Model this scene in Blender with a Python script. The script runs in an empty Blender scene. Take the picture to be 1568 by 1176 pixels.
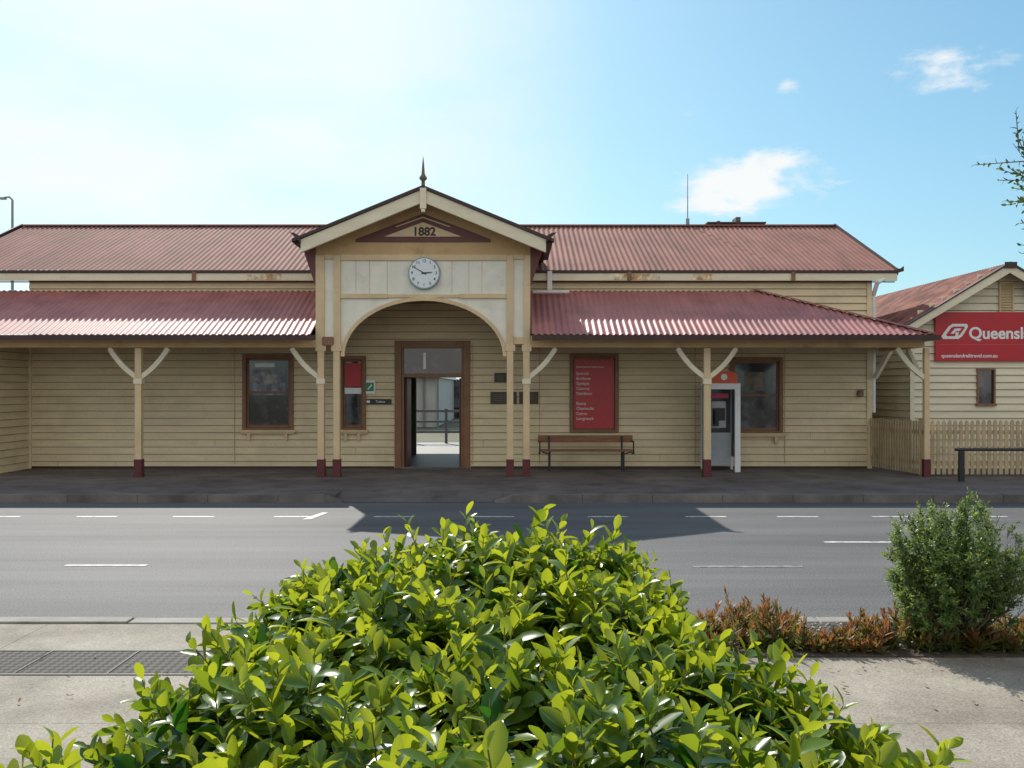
import bpy, math, random
import numpy as np
from mathutils import Vector, Matrix
random.seed(4); rng=np.random.default_rng(7)
F=1400.0; CX=784.0; HZ=595.0; H=1.95
def X(px,d): return (px-CX)/F*d
def Z(py,d): return H-(py-HZ)/F*d
scene=bpy.context.scene
# ------------------------------------------------------------ materials
def M(name,col,rough=.6,var=.12,scale=3.0,stretch=(1,1,1),bump=0.0,bscale=60,metal=0,fine=.05,spec=.5,col2=None,c2lo=.55,c2hi=.7,c2scale=2.0,c2stretch=(1,1,1)):
    m=bpy.data.materials.new(name); m.use_nodes=True
    nt=m.node_tree; N=nt.nodes; Lk=nt.links
    b=N['Principled BSDF']; b.inputs['Roughness'].default_value=rough; b.inputs['Metallic'].default_value=metal
    b.inputs['Specular IOR Level'].default_value=spec
    tc=N.new('ShaderNodeTexCoord')
    mp=N.new('ShaderNodeMapping'); mp.inputs['Scale'].default_value=stretch
    Lk.new(tc.outputs['Object'],mp.inputs['Vector'])
    n1=N.new('ShaderNodeTexNoise'); n1.inputs['Scale'].default_value=scale; n1.inputs['Detail'].default_value=6
    Lk.new(mp.outputs[0],n1.inputs['Vector'])
    r1=N.new('ShaderNodeMapRange'); r1.inputs['From Min'].default_value=.3; r1.inputs['From Max'].default_value=.7
    r1.inputs['To Min'].default_value=1-var; r1.inputs['To Max'].default_value=1+var
    Lk.new(n1.outputs['Fac'],r1.inputs['Value'])
    n2=N.new('ShaderNodeTexNoise'); n2.inputs['Scale'].default_value=bscale; n2.inputs['Detail'].default_value=3
    Lk.new(tc.outputs['Object'],n2.inputs['Vector'])
    r2=N.new('ShaderNodeMapRange'); r2.inputs['From Min'].default_value=.3; r2.inputs['From Max'].default_value=.7
    r2.inputs['To Min'].default_value=1-fine; r2.inputs['To Max'].default_value=1+fine
    Lk.new(n2.outputs['Fac'],r2.inputs['Value'])
    mu=N.new('ShaderNodeMath'); mu.operation='MULTIPLY'
    Lk.new(r1.outputs[0],mu.inputs[0]); Lk.new(r2.outputs[0],mu.inputs[1])
    vs=N.new('ShaderNodeVectorMath'); vs.operation='SCALE'
    if col2:
        mp2=N.new('ShaderNodeMapping'); mp2.inputs['Scale'].default_value=c2stretch; mp2.inputs['Location'].default_value=(3.1,7.7,1.3)
        Lk.new(tc.outputs['Object'],mp2.inputs['Vector'])
        n3=N.new('ShaderNodeTexNoise'); n3.inputs['Scale'].default_value=c2scale; n3.inputs['Detail'].default_value=7; n3.inputs['Roughness'].default_value=.62
        Lk.new(mp2.outputs[0],n3.inputs['Vector'])
        r3=N.new('ShaderNodeMapRange'); r3.inputs['From Min'].default_value=c2lo; r3.inputs['From Max'].default_value=c2hi
        Lk.new(n3.outputs['Fac'],r3.inputs['Value'])
        mx=N.new('ShaderNodeMix'); mx.data_type='RGBA'
        mx.inputs[6].default_value=(*col,1); mx.inputs[7].default_value=(*col2,1)
        Lk.new(r3.outputs[0],mx.inputs[0]); Lk.new(mx.outputs[2],vs.inputs[0])
    else: vs.inputs[0].default_value=col
    Lk.new(mu.outputs[0],vs.inputs['Scale'])
    Lk.new(vs.outputs[0],b.inputs['Base Color'])
    if bump>0:
        bp=N.new('ShaderNodeBump'); bp.inputs['Strength'].default_value=bump; bp.inputs['Distance'].default_value=.01
        Lk.new(n2.outputs['Fac'],bp.inputs['Height']); Lk.new(bp.outputs[0],b.inputs['Normal'])
    return m
cream=M('cream_paint',(.76,.62,.39),.55,.09,1.2,(1,1,5),fine=.05,bscale=30,col2=(.60,.47,.28),c2lo=.52,c2hi=.82,c2scale=1.1,c2stretch=(1,1,.7))
lipm=M('board_edge_shadow',(.20,.15,.09),.8,.2,3)  # dark colour that paints in the shadow line under each board
cream2=M('pale_cream_paint',(.78,.70,.52),.55,.08,1.2,(1,1,5),col2=(.6,.52,.37),c2lo=.6,c2hi=.8)
ochre=M('ochre_trim_paint',(.56,.36,.17),.5,.12,2,col2=(.40,.24,.11),c2lo=.55,c2hi=.75)
tan=M('tan_trim_paint',(.69,.52,.31),.5,.10,2,col2=(.48,.34,.19),c2lo=.58,c2hi=.8)
fencep=M('fence_paint',(.50,.38,.22),.6,.18,3,col2=(.36,.26,.14),c2lo=.5,c2hi=.75)
white=M('white_paint',(.80,.77,.67),.5,.07,3,col2=(.64,.59,.47),c2lo=.55,c2hi=.8)
bright=M('white_metal',(.8,.8,.8),.4,.05)
maroon=M('maroon_paint',(.13,.035,.03),.45,.15)
brown=M('brown_frame',(.24,.115,.055),.5,.15,5)
boot=M('maroon_boot',(.12,.02,.025),.5,.15)
roofm=M('roof_iron',(.30,.140,.115),.8,.16,1.1,(3,.6,.6),fine=.05,bscale=20,spec=.15,col2=(.22,.105,.085),c2lo=.42,c2hi=.72,c2scale=.8)
roof2=M('roof_iron_lower',(.42,.165,.15),.5,.14,1.1,(3,.6,.6),fine=.05,bscale=20,spec=.5,col2=(.26,.09,.085),c2lo=.45,c2hi=.75,c2scale=.9)
rust=M('roof_iron_rusty',(.34,.14,.105),.7,.25,1.5,(1,4,1),spec=.2,col2=(.16,.06,.045),c2lo=.42,c2hi=.6)
dark=M('dark_gutter',(.05,.022,.02),.5,.2)
black=M('black_metal',(.02,.02,.022),.4,.2)
asphalt=M('asphalt',(.132,.130,.132),.74,.10,.35,(1,2.5,1),bump=.7,bscale=50,fine=.36,spec=.38,col2=(.090,.089,.091),c2lo=.40,c2hi=.64,c2scale=.9,c2stretch=(.12,1.5,1))
pathfar=M('far_footpath_asphalt',(.15,.128,.118),.8,.28,.8,bump=.3,bscale=70,fine=.3,col2=(.095,.08,.075),c2lo=.45,c2hi=.65)
concrete=M('concrete',(.33,.295,.24),.8,.12,1.3,bump=.35,bscale=80,fine=.28,spec=.3,col2=(.225,.195,.155),c2lo=.42,c2hi=.68,c2scale=1.7)
kerbm=M('kerb_concrete',(.25,.23,.20),.8,.25,3,bump=.2,bscale=80,fine=.15)
kerbd=M('far_kerb_concrete',(.16,.14,.128),.8,.4,2,bump=.2,bscale=80,fine=.15)
mark=M('road_marking',(.62,.62,.60),.6,.15,6,col2=(.2,.2,.2),c2lo=.47,c2hi=.66,c2scale=14)
markf=M('faded_marking',(.28,.28,.28),.6,.2,6,col2=(.13,.13,.13),c2lo=.40,c2hi=.6,c2scale=10)
groundm=M('ground_dry_grass',(.13,.12,.07),.9,.3,.3,fine=.3,bscale=20)
mulch=M('mulch',(.07,.05,.035),.9,.4,12,bump=.6,bscale=70,fine=.5)
gravelm=M('white_gravel',(.42,.40,.38),.8,.2,20,fine=.3)
redm=M('red_sign',(.50,.012,.022),.4,.05)
reddk=M('red_poster',(.50,.03,.04),.35,.06)
orange=M('orange_sign',(.7,.10,.03),.4,.05)
signw=M('sign_white',(.85,.85,.85),.4,.02)
green=M('sign_green',(.03,.25,.12),.4,.05)
plaque=M('bronze_plaque',(.07,.055,.035),.45,.2,20,fine=.4,bscale=90)
wood=M('bench_wood',(.25,.115,.055),.6,.25,3,(1,8,8))
intr=M('interior_paint',(.30,.26,.18),.7,.1)
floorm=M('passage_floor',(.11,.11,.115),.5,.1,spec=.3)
steel=M('grey_steel',(.30,.31,.33),.5,.1)
grey=M('grey_panel',(.42,.45,.48),.4,.1)
blue=M('blue_panel',(.05,.12,.3),.4,.1)
clockw=M('clock_face',(.75,.8,.82),.3,.02)
glass=M('window_glass',(.035,.037,.045),.06,.5,1.5,fine=.0,col2=(.09,.095,.12),c2lo=.5,c2hi=.6,c2scale=2.5)  # lighter bluish patches in the base colour stand in for reflections
glass.node_tree.nodes['Principled BSDF'].inputs['Specular IOR Level'].default_value=.8
bark=M('bark',(.13,.10,.075),.9,.3,15,(1,1,.3),bump=.5,bscale=60)
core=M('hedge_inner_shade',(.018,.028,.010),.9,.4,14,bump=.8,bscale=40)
dryleaf=M('dry_leaf',(.20,.12,.05),.8,.4,8)
gr=bpy.data.materials.new('steel_grate'); gr.use_nodes=True
N=gr.node_tree.nodes; L=gr.node_tree.links
tc=N.new('ShaderNodeTexCoord'); mp=N.new('ShaderNodeMapping'); mp.inputs['Rotation'].default_value=(0,0,math.radians(45)); mp.inputs['Location'].default_value=(.011,.013,.01)
vo=N.new('ShaderNodeTexChecker'); vo.inputs['Scale'].default_value=24; vo.inputs['Color1'].default_value=(.012,.012,.012,1); vo.inputs['Color2'].default_value=(.095,.085,.075,1)
L.new(tc.outputs['Object'],mp.inputs['Vector']); L.new(mp.outputs[0],vo.inputs['Vector']); L.new(vo.outputs[0],N['Principled BSDF'].inputs['Base Color'])
N['Principled BSDF'].inputs['Roughness'].default_value=.75; N['Principled BSDF'].inputs['Specular IOR Level'].default_value=.2
def leafmat(name,old,young,tr_old,tr_young,rough=.32,tfac=.45):
    m=bpy.data.materials.new(name); m.use_nodes=True; nt=m.node_tree; N=nt.nodes; L=nt.links
    b=N['Principled BSDF']; b.inputs['Roughness'].default_value=rough
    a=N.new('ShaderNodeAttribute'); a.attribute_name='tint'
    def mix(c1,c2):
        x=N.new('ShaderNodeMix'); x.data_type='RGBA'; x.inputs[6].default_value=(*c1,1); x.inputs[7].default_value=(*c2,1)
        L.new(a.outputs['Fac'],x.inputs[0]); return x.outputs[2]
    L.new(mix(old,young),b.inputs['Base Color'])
    t=N.new('ShaderNodeBsdfTranslucent'); L.new(mix(tr_old,tr_young),t.inputs['Color'])
    ms=N.new('ShaderNodeMixShader'); ms.inputs[0].default_value=tfac
    L.new(b.outputs[0],ms.inputs[1]); L.new(t.outputs[0],ms.inputs[2])
    L.new(ms.outputs[0],N['Material Output'].inputs['Surface']); return m
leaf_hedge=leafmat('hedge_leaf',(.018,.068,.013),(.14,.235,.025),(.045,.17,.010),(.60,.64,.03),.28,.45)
leaf_shrub=leafmat('shrub_leaf',(.045,.10,.025),(.16,.24,.05),(.12,.24,.03),(.42,.54,.09),.4,.45)
leaf_gc=leafmat('groundcover_leaf',(.08,.11,.03),(.24,.095,.045),(.20,.25,.05),(.52,.20,.07),.45,.4)
leaf_tree=leafmat('tree_leaf',(.03,.06,.015),(.08,.12,.03),(.06,.12,.02),(.2,.28,.04),.4,.35)
stemm=M('green_stem',(.14,.16,.05),.6,.2,10)
twigm=M('grey_twig',(.20,.17,.14),.8,.2,10)

# ------------------------------------------------------------ builder
def link(o): scene.collection.objects.link(o); return o
def empty(name,loc=(0,0,0)):
    e=bpy.data.objects.new(name,None); e.location=loc; e.empty_display_size=.3; link(e); return e
def attach(o,p):
    o.parent=p; o.matrix_parent_inverse=Matrix.Translation(-Vector(p.location))
class B:
    def __init__(s): s.v=[]; s.f=[]
    def add(s,vs,fs):
        n=len(s.v); s.v+= [tuple(v) for v in vs]; s.f+=[tuple(i+n for i in f) for f in fs]; return s
    def box(s,x0,x1,y0,y1,z0,z1):
        if x0>x1:x0,x1=x1,x0
        if y0>y1:y0,y1=y1,y0
        if z0>z1:z0,z1=z1,z0
        vs=[(x0,y0,z0),(x1,y0,z0),(x1,y1,z0),(x0,y1,z0),(x0,y0,z1),(x1,y0,z1),(x1,y1,z1),(x0,y1,z1)]
        return s.add(vs,[(0,3,2,1),(4,5,6,7),(0,1,5,4),(1,2,6,5),(2,3,7,6),(3,0,4,7)])
    def prism(s,pts,y0,y1):
        n=len(pts)
        vs=[(p[0],y0,p[1]) for p in pts]+[(p[0],y1,p[1]) for p in pts]
        fs=[tuple(range(n)),tuple(range(2*n-1,n-1,-1))]+[(i,i+n,(i+1)%n+n,(i+1)%n) for i in range(n)]
        return s.add(vs,fs)
    def beam(s,p0,p1,w,h):
        p0=Vector(p0);p1=Vector(p1); d=(p1-p0).normalized()
        up=Vector((0,0,1)) if abs(d.z)<.95 else Vector((0,1,0))
        a=d.cross(up).normalized(); b=a.cross(d).normalized()
        vs=[]
        for p in (p0,p1):
            for i,j in((-1,-1),(1,-1),(1,1),(-1,1)): vs.append(p+a*(i*w/2)+b*(j*h/2))
        return s.add(vs,[(0,1,2,3),(7,6,5,4),(0,4,5,1),(1,5,6,2),(2,6,7,3),(3,7,4,0)])
    def tube(s,p0,p1,r0,r1=None,n=10):
        r1=r0 if r1 is None else r1
        p0=Vector(p0);p1=Vector(p1); d=(p1-p0).normalized()
        up=Vector((0,0,1)) if abs(d.z)<.95 else Vector((0,1,0))
        a=d.cross(up).normalized(); b=a.cross(d).normalized(); vs=[]
        for p,r in((p0,r0),(p1,r1)):
            for k in range(n):
                t=2*math.pi*k/n; vs.append(p+a*(r*math.cos(t))+b*(r*math.sin(t)))
        return s.add(vs,[tuple(range(n)),tuple(range(2*n-1,n-1,-1))]+[(k,k+n,(k+1)%n+n,(k+1)%n) for k in range(n)])
    def lathe(s,cx,cy,prof,n=14):
        vs=[];fs=[]
        for r,z in prof:
            for k in range(n):
                t=2*math.pi*k/n; vs.append((cx+r*math.cos(t),cy+r*math.sin(t),z))
        for i in range(len(prof)-1):
            for k in range(n): fs.append((i*n+k,i*n+(k+1)%n,(i+1)*n+(k+1)%n,(i+1)*n+k))
        return s.add(vs,fs)
    def done(s,name,mat,parent=None,smooth=False,bevel=0,recenter=True):
        me=bpy.data.meshes.new(name); vs=s.v; loc=(0,0,0)
        if parent is None and recenter:
            a=np.array(vs); loc=((a[:,0].min()+a[:,0].max())/2,(a[:,1].min()+a[:,1].max())/2,a[:,2].min())
            vs=[tuple(r) for r in (a-np.array(loc))]
        me.from_pydata(vs,[],s.f); me.materials.append(mat); me.update()
        if smooth: me.polygons.foreach_set('use_smooth',[True]*len(me.polygons))
        o=bpy.data.objects.new(name,me); o.location=loc; link(o)
        if parent: attach(o,parent)
        if bevel>0:
            md=o.modifiers.new('bevel','BEVEL'); md.width=bevel; md.segments=2; md.limit_method='ANGLE'
        return o
def text(name,body,loc,size,mat,parent,align='CENTER',ext=.003,off=0):
    c=bpy.data.curves.new(name,'FONT'); c.body=body; c.size=size; c.extrude=ext; c.offset=off; c.align_x=align; c.align_y='CENTER'
    c.materials.append(mat); o=bpy.data.objects.new(name,c); o.location=loc; o.rotation_euler=(math.pi/2,0,0); link(o)
    if parent: attach(o,parent)
    return o
def cells(x0,x1,z0,z1,ops):
    xs=sorted({x0,x1,*[min(max(o[i],x0),x1) for o in ops for i in(0,1)]}); out=[]
    for a,b in zip(xs[:-1],xs[1:]):
        if b-a<1e-5: continue
        m=(a+b)/2; z=z0
        for o in sorted([o for o in ops if o[0]<m<o[1]],key=lambda o:o[2]):
            if o[2]>z+1e-4: out.append((a,b,z,min(o[2],z1)))
            z=max(z,o[3])
        if z<z1-1e-4: out.append((a,b,z,z1))
    return out
def boards(bd,x0,x1,z0,z1,ops,fmap,h=.165,d=.032,lips=None):
    """fmap(u,n,z)->xyz, n outward"""
    for a,b,za,zb in cells(x0,x1,z0,z1,ops):
        k=int(math.floor((za-z0)/h+1e-6)); 
        while z0+k*h<zb-1e-4:
            r0=z0+k*h; r1=r0+h; c0=max(r0,za); c1=min(r1,zb)
            if c1-c0>.004:
                o0=d*(1-(c0-r0)/h)+.003; o1=d*(1-(c1-r0)/h)+.003
                bd.add([fmap(a,o0,c0),fmap(b,o0,c0),fmap(b,o1,c1),fmap(a,o1,c1)],[(0,1,2,3)])
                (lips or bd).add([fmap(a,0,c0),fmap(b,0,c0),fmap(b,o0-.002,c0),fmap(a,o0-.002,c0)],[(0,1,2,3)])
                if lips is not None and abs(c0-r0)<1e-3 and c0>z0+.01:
                    lips.add([fmap(a,.0060,c0-.012),fmap(b,.0060,c0-.012),fmap(b,.0060,c0),fmap(a,.0060,c0)],[(0,1,2,3)])  # flat dark strip painted as the shadow just below the lip
            k+=1
def corr(bd,fe,ft,u0,u1,pitch=.12,amp=.014,rows=2,seg=6):
    n=int((u1-u0)/pitch*seg)+1; us=np.linspace(u0,u1,n+1); base=len(bd.v)
    e=Vector(fe((u0+u1)/2));t=Vector(ft((u0+u1)/2)); s=(t-e); uu=Vector(fe(u1))-Vector(fe(u0)); nr=uu.cross(s).normalized()
    if nr.z<0: nr=-nr
    for u in us:
        e=Vector(fe(u));t=Vector(ft(u)); off=nr*(amp*math.sin(2*math.pi*u/pitch))
        for r in range(rows): bd.v.append(tuple(e.lerp(t,r/(rows-1))+off))
    for i in range(n):
        for r in range(rows-1):
            a=base+i*rows+r; bd.f.append((a,a+rows,a+rows+1,a+1))

# ------------------------------------------------------------ ground / road
def sheet(name,x0,x1,y0,y1,z,mat,parent=None):
    return B().add([(x0,y0,z),(x1,y0,z),(x1,y1,z),(x0,y1,z)],[(0,1,2,3)]).done(name,mat,parent,recenter=False)
sheet('ground',-600,600,-400,900,-.03,groundm)
sheet('road',-120,120,7.1,15.9,0,asphalt)
G=.12
B().box(-120,-3.05,15.8,21.15,-.02,G).box(-.15,120,15.8,21.15,-.02,G).box(-3.05,-.15,16.4,21.15,-.02,G).add([(-3.05,15.66,.006),(-.15,15.66,.006),(-.15,16.4,G),(-3.05,16.4,G)],[(0,1,2,3)]).done('station_footpath',pathfar,recenter=False)
kb=B()
def kerbrow(kb,x0,x1,y0,y1,step=1.2):
    x=x0
    while x<x1-.01:
        b=min(x+step,x1); kb.box(x+.004,b-.004,y0,y1,-.02,G+.012+random.uniform(-.004,.004)); x=b
kerbrow(kb,-40,-3.2,15.62,15.8); kerbrow(kb,0,40,15.62,15.8)
kb.prism([(-3.2,-.02),(-2.9,-.02),(-2.9,.02),(-3.2,G)],15.62,15.8); kb.prism([(-.3,-.02),(0,-.02),(0,G),(-.3,.02)],15.62,15.8)
kb.done('far_kerb',kerbd,recenter=False)
kb=B(); kerbrow(kb,-30,30,7.12,7.28,1.8); kb.done('near_kerb',kerbm,recenter=False,bevel=.012)
fp=B(); 
for i in range(-14,15):
    x0=i*1.8; x1=x0+1.8
    ys=[-4,-2.2,-.4,1.4,3.2,5.0,5.83] if x1<=-1.7 else [-4,-2.2,-.4,1.4,3.2,5.0,6.22]
    for a,b in zip(ys[:-1],ys[1:]): fp.box(x0+.002,x1-.002,a+.002,b-.002,-.02,G)
    if x1<=-1.7: fp.box(x0+.002,x1-.002,6.39,7.1,-.02,G)
fp.done('near_footpath',concrete,recenter=False)
B().box(-1.8,.9,6.226,7.11,-.02,G-.004).done('footpath_strip',concrete,recenter=False)
dg=empty('drain_grate',(-6,6.1,G))
sheet('grate_panel',-26,-1.804,5.86,6.36,G+.002,gr,dg)
gb=B(); gb.box(-26,-1.81,5.834,5.858,0,G+.006).box(-26,-1.81,6.362,6.386,0,G+.006)
x=-26
while x<-2: gb.box(x,x+.010,5.86,6.36,G+.003,G+.007); x+=.6
gb.done('grate_frame',M('worn_steel',(.10,.09,.08),.7,.2),dg)
rm=empty('road_markings',(0,12,.004))
mb=B()
for px in (-170,-32,117,265,420,572,725,900,1050,1190,1335,1480,1630):
    d=13.9; x0=X(px,d); mb.add([(x0,d-.05,.004),(x0+.62,d-.05,.004),(x0+.62,d+.05,.004),(x0,d+.05,.004)],[(0,1,2,3)])
x0=X(1262,11.6); x1=X(1372,11.6); mb.add([(x0,11.55,.004),(x1,11.55,.004),(x1,11.65,.004),(x0,11.65,.004)],[(0,1,2,3)])
mb.add([(X(472,14),13.6,.005),(X(484,14),13.6,.005),(X(500,14.2),14.35,.005),(X(490,14.2),14.35,.005)],[(0,1,2,3)])
mb.done('dashed_line',mark,rm)
mb=B()
for px0,px1,py in ((100,225,866),(-170,-60,866),(1060,1230,868),(1400,1560,868)):
    d=H*F/(py-HZ); x0=X(px0,d); x1=X(px1,d); mb.add([(x0,d-.05,.004),(x1,d-.05,.004),(x1,d+.05,.004),(x0,d+.05,.004)],[(0,1,2,3)])
mb.done('worn_line',markf,rm)
gb=B().add([(-40,7.29,.004),(40,7.29,.004),(40,7.50,.004),(-40,7.50,.004)],[(0,1,2,3)]); gb.done('gutter_strip',M('gutter_asphalt',(.07,.068,.065),.8,.3,3,fine=.3,spec=.3),recenter=False)

# ------------------------------------------------------------ station
st=empty('railway_station_building',(-1.8,24,G))
D=21.0; Pd=19.0
XL=-11.08; XR=8.2
def op(px0,px1,py0,py1,d=D): return (X(px0,d),X(px1,d),Z(py1,d),Z(py0,d))
ops=[op(376,447,547,656),op(523,558,548,656),(X(607,D),X(719,D),G,Z(523,D)),op(877,943,545,660),op(1120,1194,550,661)]
wb=B(); 
for a,b,c,d_ in cells(XL,XR,G,4.65,ops): wb.box(a,b,D,D+.15,c,d_)
wb.done('front_wall_core',intr,st)
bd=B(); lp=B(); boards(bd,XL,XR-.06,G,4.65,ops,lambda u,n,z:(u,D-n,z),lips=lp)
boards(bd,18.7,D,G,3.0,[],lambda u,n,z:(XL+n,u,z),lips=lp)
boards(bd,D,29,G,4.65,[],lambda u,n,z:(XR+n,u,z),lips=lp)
bd.done('weatherboards',cream,st); lp.done('weatherboard_edge_shadows',lipm,st)
B().box(XL-.15,XL-.003,18.9,D,G,3.0).box(XR-.15,XR-.003,D+.15,25.2,G,4.65).box(-16.5,XL-.15,18.9,19.05,G,2.95).done('end_wall_cores',cream,st)
B().box(XR-.06,XR+.05,D-.05,D+.06,G,4.6).box(XL+.0,XL+.07,D-.07,D-.003,G,3.6).done('corner_stops',cream,st)
B().box(XL,X(604,D),D-.045,D-.037,G,G+.05).box(X(721,D),XR,D-.045,D-.037,G,G+.05).done('base_strip',dark,st)
g=B()
for px in (545,1262,1240,178,330,1010,740,1068,90,1300,860):
    z0=G+.165*random.randint(0,6); g.box(X(px,D)-.004,X(px,D)+.004,D-.037,D-.0335,z0+.01,z0+.155)
for px in (1201,218,360,724,826,1064): g.box(X(px,D)-.006,X(px,D)+.006,D-.04,D-.03,G+.1,3.0)
g.done('board_joints_wall',ochre,st)
bo=(X(637,25.2),X(714,25.2),G,2.26)
wb=B()
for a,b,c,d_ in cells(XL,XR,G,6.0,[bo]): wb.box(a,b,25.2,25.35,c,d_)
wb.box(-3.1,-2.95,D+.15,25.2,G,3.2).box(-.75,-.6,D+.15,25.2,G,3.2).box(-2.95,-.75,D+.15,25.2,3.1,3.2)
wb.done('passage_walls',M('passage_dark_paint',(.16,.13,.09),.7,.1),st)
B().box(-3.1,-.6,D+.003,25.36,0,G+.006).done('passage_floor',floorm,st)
B().box(XL,XR,25.36,29.0,2.95,3.05).done('platform_shade_roof',roofm,st)  # unseen low roof, added to shade the floor seen through the passage
# main roof
rl=-13.3; rr=8.75; ey=20.88; ez=Z(414,20.88); ry=24.9; rz=6.37
bd=B(); corr(bd,lambda u:(u,ey,ez),lambda u:(u,ry,rz),rl,rr,.13,.014,6)
corr(bd,lambda u:(u,2*ry-ey,ez),lambda u:(u,ry,rz),rl,rr,.13,.014,2)
bd.done('main_roof',roofm,st,smooth=True)
B().box(rl,rr,ry-.10,ry+.10,rz-.005,rz+.035).done('ridge_cap',roofm,st)
g=B(); g.box(rl,rr+.02,ey-.07,ey+.0,Z(430,ey),Z(419,ey)); g.done('main_gutter',cream2,st)
g=B(); g.box(rl,rr+.04,ey-.09,ey-.01,Z(419,ey)+.002,Z(414.5,ey)).box(rl,rr,ey+.01,D-.04,Z(432,ey),Z(430,ey)-.01)  # thin second box is a dark strip painting the shadow line under the gutter
g.beam((rr+.03,ey-.06,ez-.05),(rr+.03,ry,rz),.05,.14); g.beam((rl-.03,ey-.06,ez-.05),(rl-.03,ry,rz),.05,.14)
g.prism([(rr,Z(419,ey)),(rr+.16,Z(416,ey)),(rr+.16,Z(408,ey)),(rr+.08,Z(412,ey)),(rr,Z(412,ey))],ey-.095,ey-.05)
g.done('roof_edge_trim_and_shadow',dark,st)
g=B()
for px in (296,960,1210): g.box(X(px,ey),X(px+6,ey),ey-.1,ey-.092,Z(431,ey),Z(417,ey))
g.done('gutter_straps',brown,st)
rs=M('rust_patch',(.5,.28,.12),.7,.4,6,col2=(.74,.65,.46),c2lo=.40,c2hi=.52,c2scale=5)
g=B()
for a,b in((380,432),(940,1010),(560,562),(1060,1090)): g.box(X(a,ey),X(b,ey),ey-.076,ey-.072,Z(429,ey),Z(420,ey))
g.done('gutter_rust',rs,st)
B().add([(XR,D,4.6),(XR,2*ry-D,4.6),(XR,ry,rz-.08)],[(0,1,2)]).done('end_gable',cream,st)
vy=18.6; vz=3.05; ty=D-.0; tz=4.2; hx0=5.57; hx1=8.6
def top(u):
    if u<=hx0: return (u,ty,tz)
    t=(u-hx0)/(hx1-hx0); return (u,ty+(vy-ty)*t,tz+(vz-tz)*t)
bd=B(); corr(bd,lambda u:(u,vy,vz),top,-16.5,-4.1,.13,.014,6); corr(bd,lambda u:(u,vy,vz),top,.40,hx1,.13,.014,6)
corr(bd,lambda u:(hx1,u,vz),lambda u:(hx0+(hx1-hx0)*(ty-u)/(ty-vy),u,tz+(vz-tz)*(ty-u)/(ty-vy)) ,vy,ty,.13,.014,2)
bd.done('verandah_roof',roof2,st,smooth=True)
g=B(); g.beam((hx0,ty,tz+.03),(hx1,vy,vz+.03),.16,.03); g.done('hip_cap',roof2,st)
g=B(); g.box(-16.5,X(484,vy)-.02,vy-.10,vy+.0,vz-.115,vz-.015).box(X(815,vy),hx1+.08,vy-.10,vy,vz-.115,vz-.015)
g.box(hx1,hx1+.08,vy+.001,D,vz-.115,vz-.015); g.done('verandah_gutter',dark,st)
g=B(); g.box(-16.5,X(484,Pd),Pd-.06,Pd+.06,2.80,2.97).box(X(812,Pd),hx1-.05,Pd-.06,Pd+.06,2.80,2.97)
g.box(hx1-.18,hx1-.06,Pd+.062,D,2.80,2.97).box(-16.5,X(484,Pd),vy+.003,vy+.03,vz-.13,vz-.02).box(X(812,Pd),hx1,vy+.003,vy+.03,vz-.13,vz-.02)
g.done('verandah_beam',ochre,st,bevel=.008)
B().box(-16.4,X(484,Pd),Pd+.062,D-.04,2.93,2.95).box(X(812,Pd),hx1-.2,Pd+.062,D-.04,2.93,2.95).done('verandah_shade_lining',M('lining_shade_tone',(.13,.08,.05),.7,.1),st)  # unseen dark lining, added to darken the top of the verandah wall
g=B(); g.box(X(838,ey),X(845,ey),ey-.13,ey-.095,Z(445,ey),Z(416,ey)); 
g.tube((X(816,20.6),20.6,Z(447,20.6)+.0),(X(872,20.6),20.6,Z(447,20.6)),.035); 
g.tube((XR+.12,D-.2,Z(432,D)),(XR+.12,D+.05,Z(452,D)),.05); g.tube((XR+.12,D+.05,Z(452,D)),(XR+.12,D+.05,1.4),.05); g.tube((XR+.35,ey,Z(425,ey)),(XR+.12,D-.2,Z(434,D)),.05)
g.done('downpipes',bright,st,smooth=False)

def brace(g,px_post,side,d=Pd,span=45,rise=47,y0=533):
    pts_o=[];pts_i=[]; n=6
    for k in range(n+1):
        t=k/n; x=span*(1-t)*side; y=y0+rise*t; bow=4*math.sin(math.pi*t)
        cx=px_post+x+side*bow*.7; cy=y+bow*.7
        nx,ny=(.72*side*1, .70)
        pts_o.append((X(cx+nx*3.6,d),Z(cy+ny*3.6,d))); pts_i.append((X(cx-nx*3.6,d),Z(cy-ny*3.6,d)))
    for k in range(n):
        g.prism([pts_o[k],pts_o[k+1],pts_i[k+1],pts_i[k]],d-.04,d+.04)
posts=[(213,10,tan),(492,10,tan),(516,10,tan),(781,10,tan),(806,10,tan),(1082,10,tan),(1418,8,tan),(-190,10,tan)]
g=B(); bt=B()
for px,w,_ in posts:
    x=X(px,Pd); hw=w/2/F*Pd
    g.box(x-hw,x+hw,Pd-hw,Pd+hw,G,2.79)
    bt.box(x-hw-.012,x+hw+.012,Pd-hw-.012,Pd+hw+.012,G,Z(703,Pd))
    bt.box(x-hw-.02,x+hw+.02,Pd-hw-.02,Pd+hw+.02,G,G+.05)
g.done('verandah_posts',tan,st,bevel=.01); bt.done('post_boots',boot,st,bevel=.005)
g=B()
for px in(213,-190,1082): brace(g,px,-1); brace(g,px,1)
brace(g,492,-1); brace(g,806,1); brace(g,1418,-1)
for px in(213,-190,1082,492,806):
    x=X(px,Pd); g.box(x-.085,x+.085,Pd-.085,Pd+.085,Z(588,Pd),Z(580,Pd))
g.done('post_braces',cream2,st)
g=B(); g.beam((hx1-.12,Pd+.05,2.25),(hx1-.12,Pd+.6,2.8),.08,.08); g.beam((XR+.1,D-.1,2.2),(hx1-.12,D-.5,2.8),.09,.09); g.done('side_braces',cream2,st)

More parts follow.
